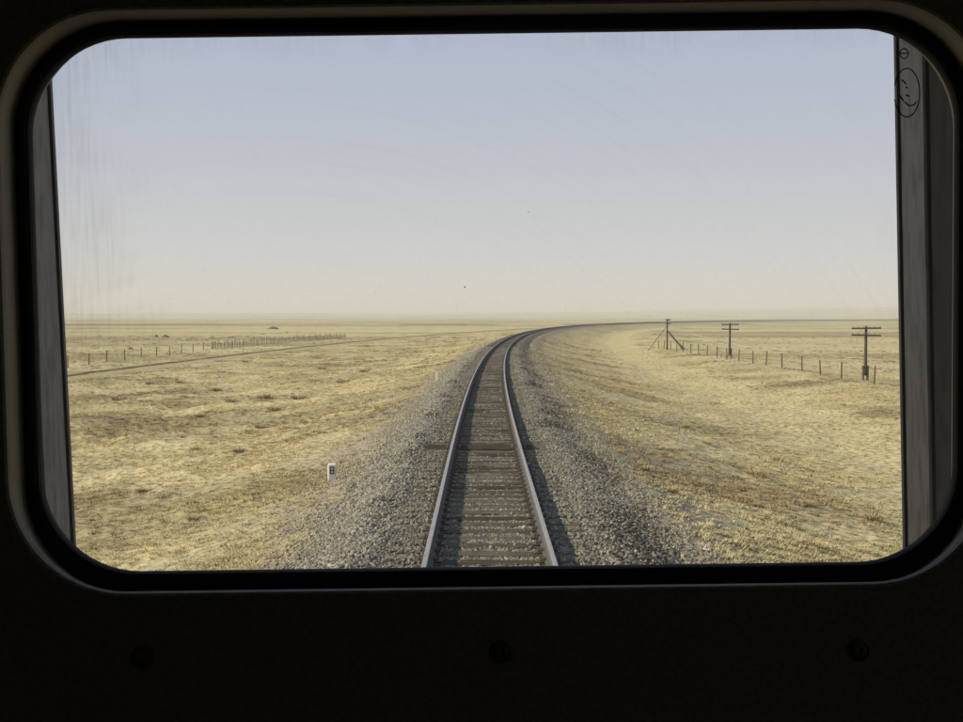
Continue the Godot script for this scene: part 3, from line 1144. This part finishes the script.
func tuft_mesh(blades: int, spread: float, lean: float, wide: float, lift := 1.0) -> ArrayMesh:
	var v := PackedVector3Array()
	var nor := PackedVector3Array()
	var ix := PackedInt32Array()
	for i in blades:
		var a := rng.randf() * TAU
		var rr := sqrt(rng.randf()) * spread
		var foot := Vector3(cos(a) * rr, -0.05, sin(a) * rr)
		var out := Vector3(cos(a + rng.randf_range(-0.8, 0.8)), 0, sin(a + rng.randf_range(-0.8, 0.8)))
		var h := rng.randf_range(0.55, 1.0) * lift
		var bend := out * rng.randf_range(0.2, 1.0) * lean + Vector3(0.12, 0, 0.05)
		var side := out.cross(Vector3.UP).normalized().rotated(Vector3.UP, rng.randf_range(-1.0, 1.0)) * wide
		var mid := foot + Vector3.UP * h * 0.6 + bend * 0.35
		var tip := foot + Vector3.UP * h + bend
		var n := (side.cross(tip - foot)).normalized()
		if n.y < 0:
			n = -n
		n = (n + Vector3.UP * 0.8).normalized()
		var k := v.size()
		v.append_array(PackedVector3Array([foot - side, foot + side, mid - side * 0.8, mid + side * 0.8, tip]))
		for q in 5:
			nor.append(n)
		ix.append_array(PackedInt32Array([k, k + 2, k + 1, k + 1, k + 2, k + 3, k + 2, k + 4, k + 3]))
	return array_mesh(v, ix, PackedColorArray(), nor)

func build_growth() -> void:
	var blade := paint(Color.WHITE, 0.85)
	blade.vertex_color_use_as_albedo = true
	blade.metallic_specular = 0.2
	blade.backlight = Color(0.25, 0.22, 0.12)
	blade.cull_mode = BaseMaterial3D.CULL_DISABLED
	var kinds := [tuft_mesh(16, 0.75, 0.75, 0.05), tuft_mesh(20, 0.9, 1.1, 0.045), tuft_mesh(13, 0.6, 0.5, 0.05)]
	var rows := [PackedFloat32Array(), PackedFloat32Array(), PackedFloat32Array()]
	for i in 210000:
		var z := 9.0 * pow(190.0 / 9.0, rng.randf())
		var half := 0.6 * z + 4.0
		var x := rng.randf_range(-half, half)
		var c := track_coords(x, -z)
		var a := absf(c.y)
		if a < 2.7 or rng.randf() > smoothstep(2.7, 4.4, a) + 0.03:
			continue
		if c.y > -43.0 and c.y < -40.0:
			continue
		var q := cover.get_noise_2d(x, -z)
		var keep := (0.5 - q * 1.0) * (0.5 + 0.5 * smoothstep(1.5, 5.0, absf(c.y - 17.5)))
		if rng.randf() > keep:
			continue
		var y := land(x, -z)
		var grow := 1.0 + z * 0.008
		var size := rng.randf_range(0.045, 0.105) * grow
		var b := Basis(Vector3.UP, rng.randf() * TAU) * Basis.from_scale(Vector3(size * 1.3, size * rng.randf_range(0.3, 0.7), size * 1.4))
		var p := patch.get_noise_2d(x, -z)
		var col := Color(0.49, 0.42, 0.225).lerp(Color(0.33, 0.26, 0.13), clampf(p * 2.0 + rng.randf_range(-0.25, 0.3), 0.0, 1.0))
		col = col * rng.randf_range(0.8, 1.12)
		row(rows[i % 3], b, Vector3(x, y, -z), col)
	var sward := thing("dry_grass", Vector3.ZERO, 0.0, "short dry straw coloured grass covering the steppe", "grass")
	tag(sward, "", "", "", "stuff")
	for k in 3:
		scatter("grass", kinds[k], blade, rows[k], sward)

	# darker dead weeds gathered in patches, many too small to count
	var weed := [tuft_mesh(34, 0.8, 0.7, 0.035), tuft_mesh(42, 1.0, 0.9, 0.03)]
	rows = [PackedFloat32Array(), PackedFloat32Array()]
	for i in 40000:
		var z := 14.0 * pow(330.0 / 14.0, rng.randf())
		var half := 0.6 * z + 4.0
		var x := rng.randf_range(-half, half)
		var c := track_coords(x, -z)
		var a := absf(c.y)
		if a < 3.4 or (c.y > -46.0 and c.y < -39.5) or absf(c.y - 17.5) < 3.5:
			continue
		var p := patch.get_noise_2d(x, -z) + (0.2 if c.y < -6.0 and z > 45.0 else 0.0) + (0.05 if c.y > 3.0 and c.y < 12.0 else 0.0)
		if rng.randf() > clampf(p * 2.4 - 0.15, 0.02, 1.0) * (0.6 if z < 45.0 else 1.0):
			continue
		var size := rng.randf_range(0.05, 0.13) * (1.0 + z * 0.007)
		var b := Basis(Vector3.UP, rng.randf() * TAU) * Basis.from_scale(Vector3(size * rng.randf_range(1.0, 1.5), size * rng.randf_range(0.5, 0.95), size * rng.randf_range(1.0, 1.5)))
		var rusty := c.y > 2.0 and c.y < 13.0 and rng.randf() < 0.5
		var col := Color(0.35, 0.265, 0.12) if rusty else Color(0.20, 0.155, 0.095).lerp(Color(0.30, 0.245, 0.14), rng.randf())
		row(rows[i % 2], b, Vector3(x, land(x, -z) - 0.01, -z), col * rng.randf_range(0.75, 1.1))
	var weeds := thing("dead_weeds", Vector3.ZERO, 0.0, "dead brown weeds scattered in patches over the steppe", "weeds")
	tag(weeds, "", "", "", "stuff")
	for k in 2:
		scatter("weeds", weed[k], blade, rows[k], weeds)
	# single dry bushes
	var rust := paint(lin(0.42, 0.325, 0.155), 0.9)
	rust.cull_mode = BaseMaterial3D.CULL_DISABLED
	var drab := paint(lin(0.31, 0.25, 0.145), 0.9)
	drab.cull_mode = BaseMaterial3D.CULL_DISABLED
	var bushes := [tuft_mesh(150, 0.75, 0.9, 0.022), tuft_mesh(190, 0.85, 0.8, 0.018), tuft_mesh(120, 0.65, 1.0, 0.022)]
	for q: Array in [[805, 470, 0], [807, 506, 1], [838, 510, 1], [873, 521, 1], [813.5, 547, 0], [828.5, 482, 0], [777, 461, 1], [757, 477, 1], [620, 453, 0], [671, 492, 0], [707, 444, 1], [735, 478, 1], [668, 458, 0], [685, 428, 0], [645, 470, 0], [770, 498, 0], [600, 352, 1], [588, 356, 1], [632, 385, 0], [650, 398, 0]]:
		var g := ground_at(q[0], q[1])
		var o := thing("dry_bush", g, rng.randf() * TAU, "rusty dry bush on the slope between the ballast and the wire fence", "bush", "rusty bushes on the slope")
		var r := rng.randf_range(0.10, 0.24) * (1.25 if q[2] == 1 else 1.0)
		part("twigs", bushes[rng.randi() % 3], rust, o, Transform3D(Basis.from_scale(Vector3(r * 1.3, r, r * 1.3)), Vector3.ZERO))
	for q: Array in [[238, 452, 0], [142, 493, 0], [196, 521, 0], [196, 450, 0], [245, 362, 1], [344, 383, 1], [216.5, 391, 1], [299, 399, 1], [275, 411, 1], [322, 369, 1], [365, 372, 1], [150, 384, 1], [180, 383, 1], [265, 398, 1], [120, 400, 1], [232, 402, 1], [200, 417, 0], [260, 428, 0]]:
		var g := ground_at(q[0], q[1])
		var o := thing("dry_bush", g, rng.randf() * TAU, "drab brown dry bush in the grass between the track and the dirt road", "bush", "drab bushes in the grass")
		var r := rng.randf_range(0.16, 0.22) * (2.0 if q[2] == 1 else 1.0)
		part("twigs", bushes[rng.randi() % 3], drab, o, Transform3D(Basis.from_scale(Vector3(r * (1.5 if q[2] == 1 else 1.2), r * 0.9, r * 1.3)), Vector3.ZERO))

# ------------------------------------------------------------------ litter

func build_litter() -> void:
	var white := paint(lin(0.42, 0.42, 0.39), 0.7)
	white.cull_mode = BaseMaterial3D.CULL_DISABLED
	var says := ["crumpled white plastic bag lying on the slope below the ballast", "small white scrap caught among rusty weeds", "pale paper scrap lying on bare sand near the ballast", "thin white plastic strip lying in the grass"]
	var spots := [[634.5, 431.0, 0.24], [783.0, 467.5, 0.16], [704.0, 553.0, 0.09], [733.0, 524.0, 0.1]]
	for i in 4:
		var g := ground_at(spots[i][0], spots[i][1])
		var o := thing("plastic_litter", g, rng.randf() * TAU, says[i], "litter", "white litter on the slope")
		var st := begin()
		var size: float = spots[i][2]
		var n := 6
		var pts := []
		for y in n:
			for x in n:
				pts.append(Vector3((x / 5.0 - 0.5) * size * 1.4 + rng.randf_range(-0.1, 0.1) * size, 0.02 + maxf(0.0, rng.randf_range(-0.1, 0.5)) * size, (y / 5.0 - 0.5) * size + rng.randf_range(-0.1, 0.1) * size))
		for y in n - 1:
			for x in n - 1:
				quad(st, pts[y * n + x], pts[y * n + x + 1], pts[(y + 1) * n + x + 1], pts[(y + 1) * n + x])
		part("crumpled_sheet", done(st), white, o)
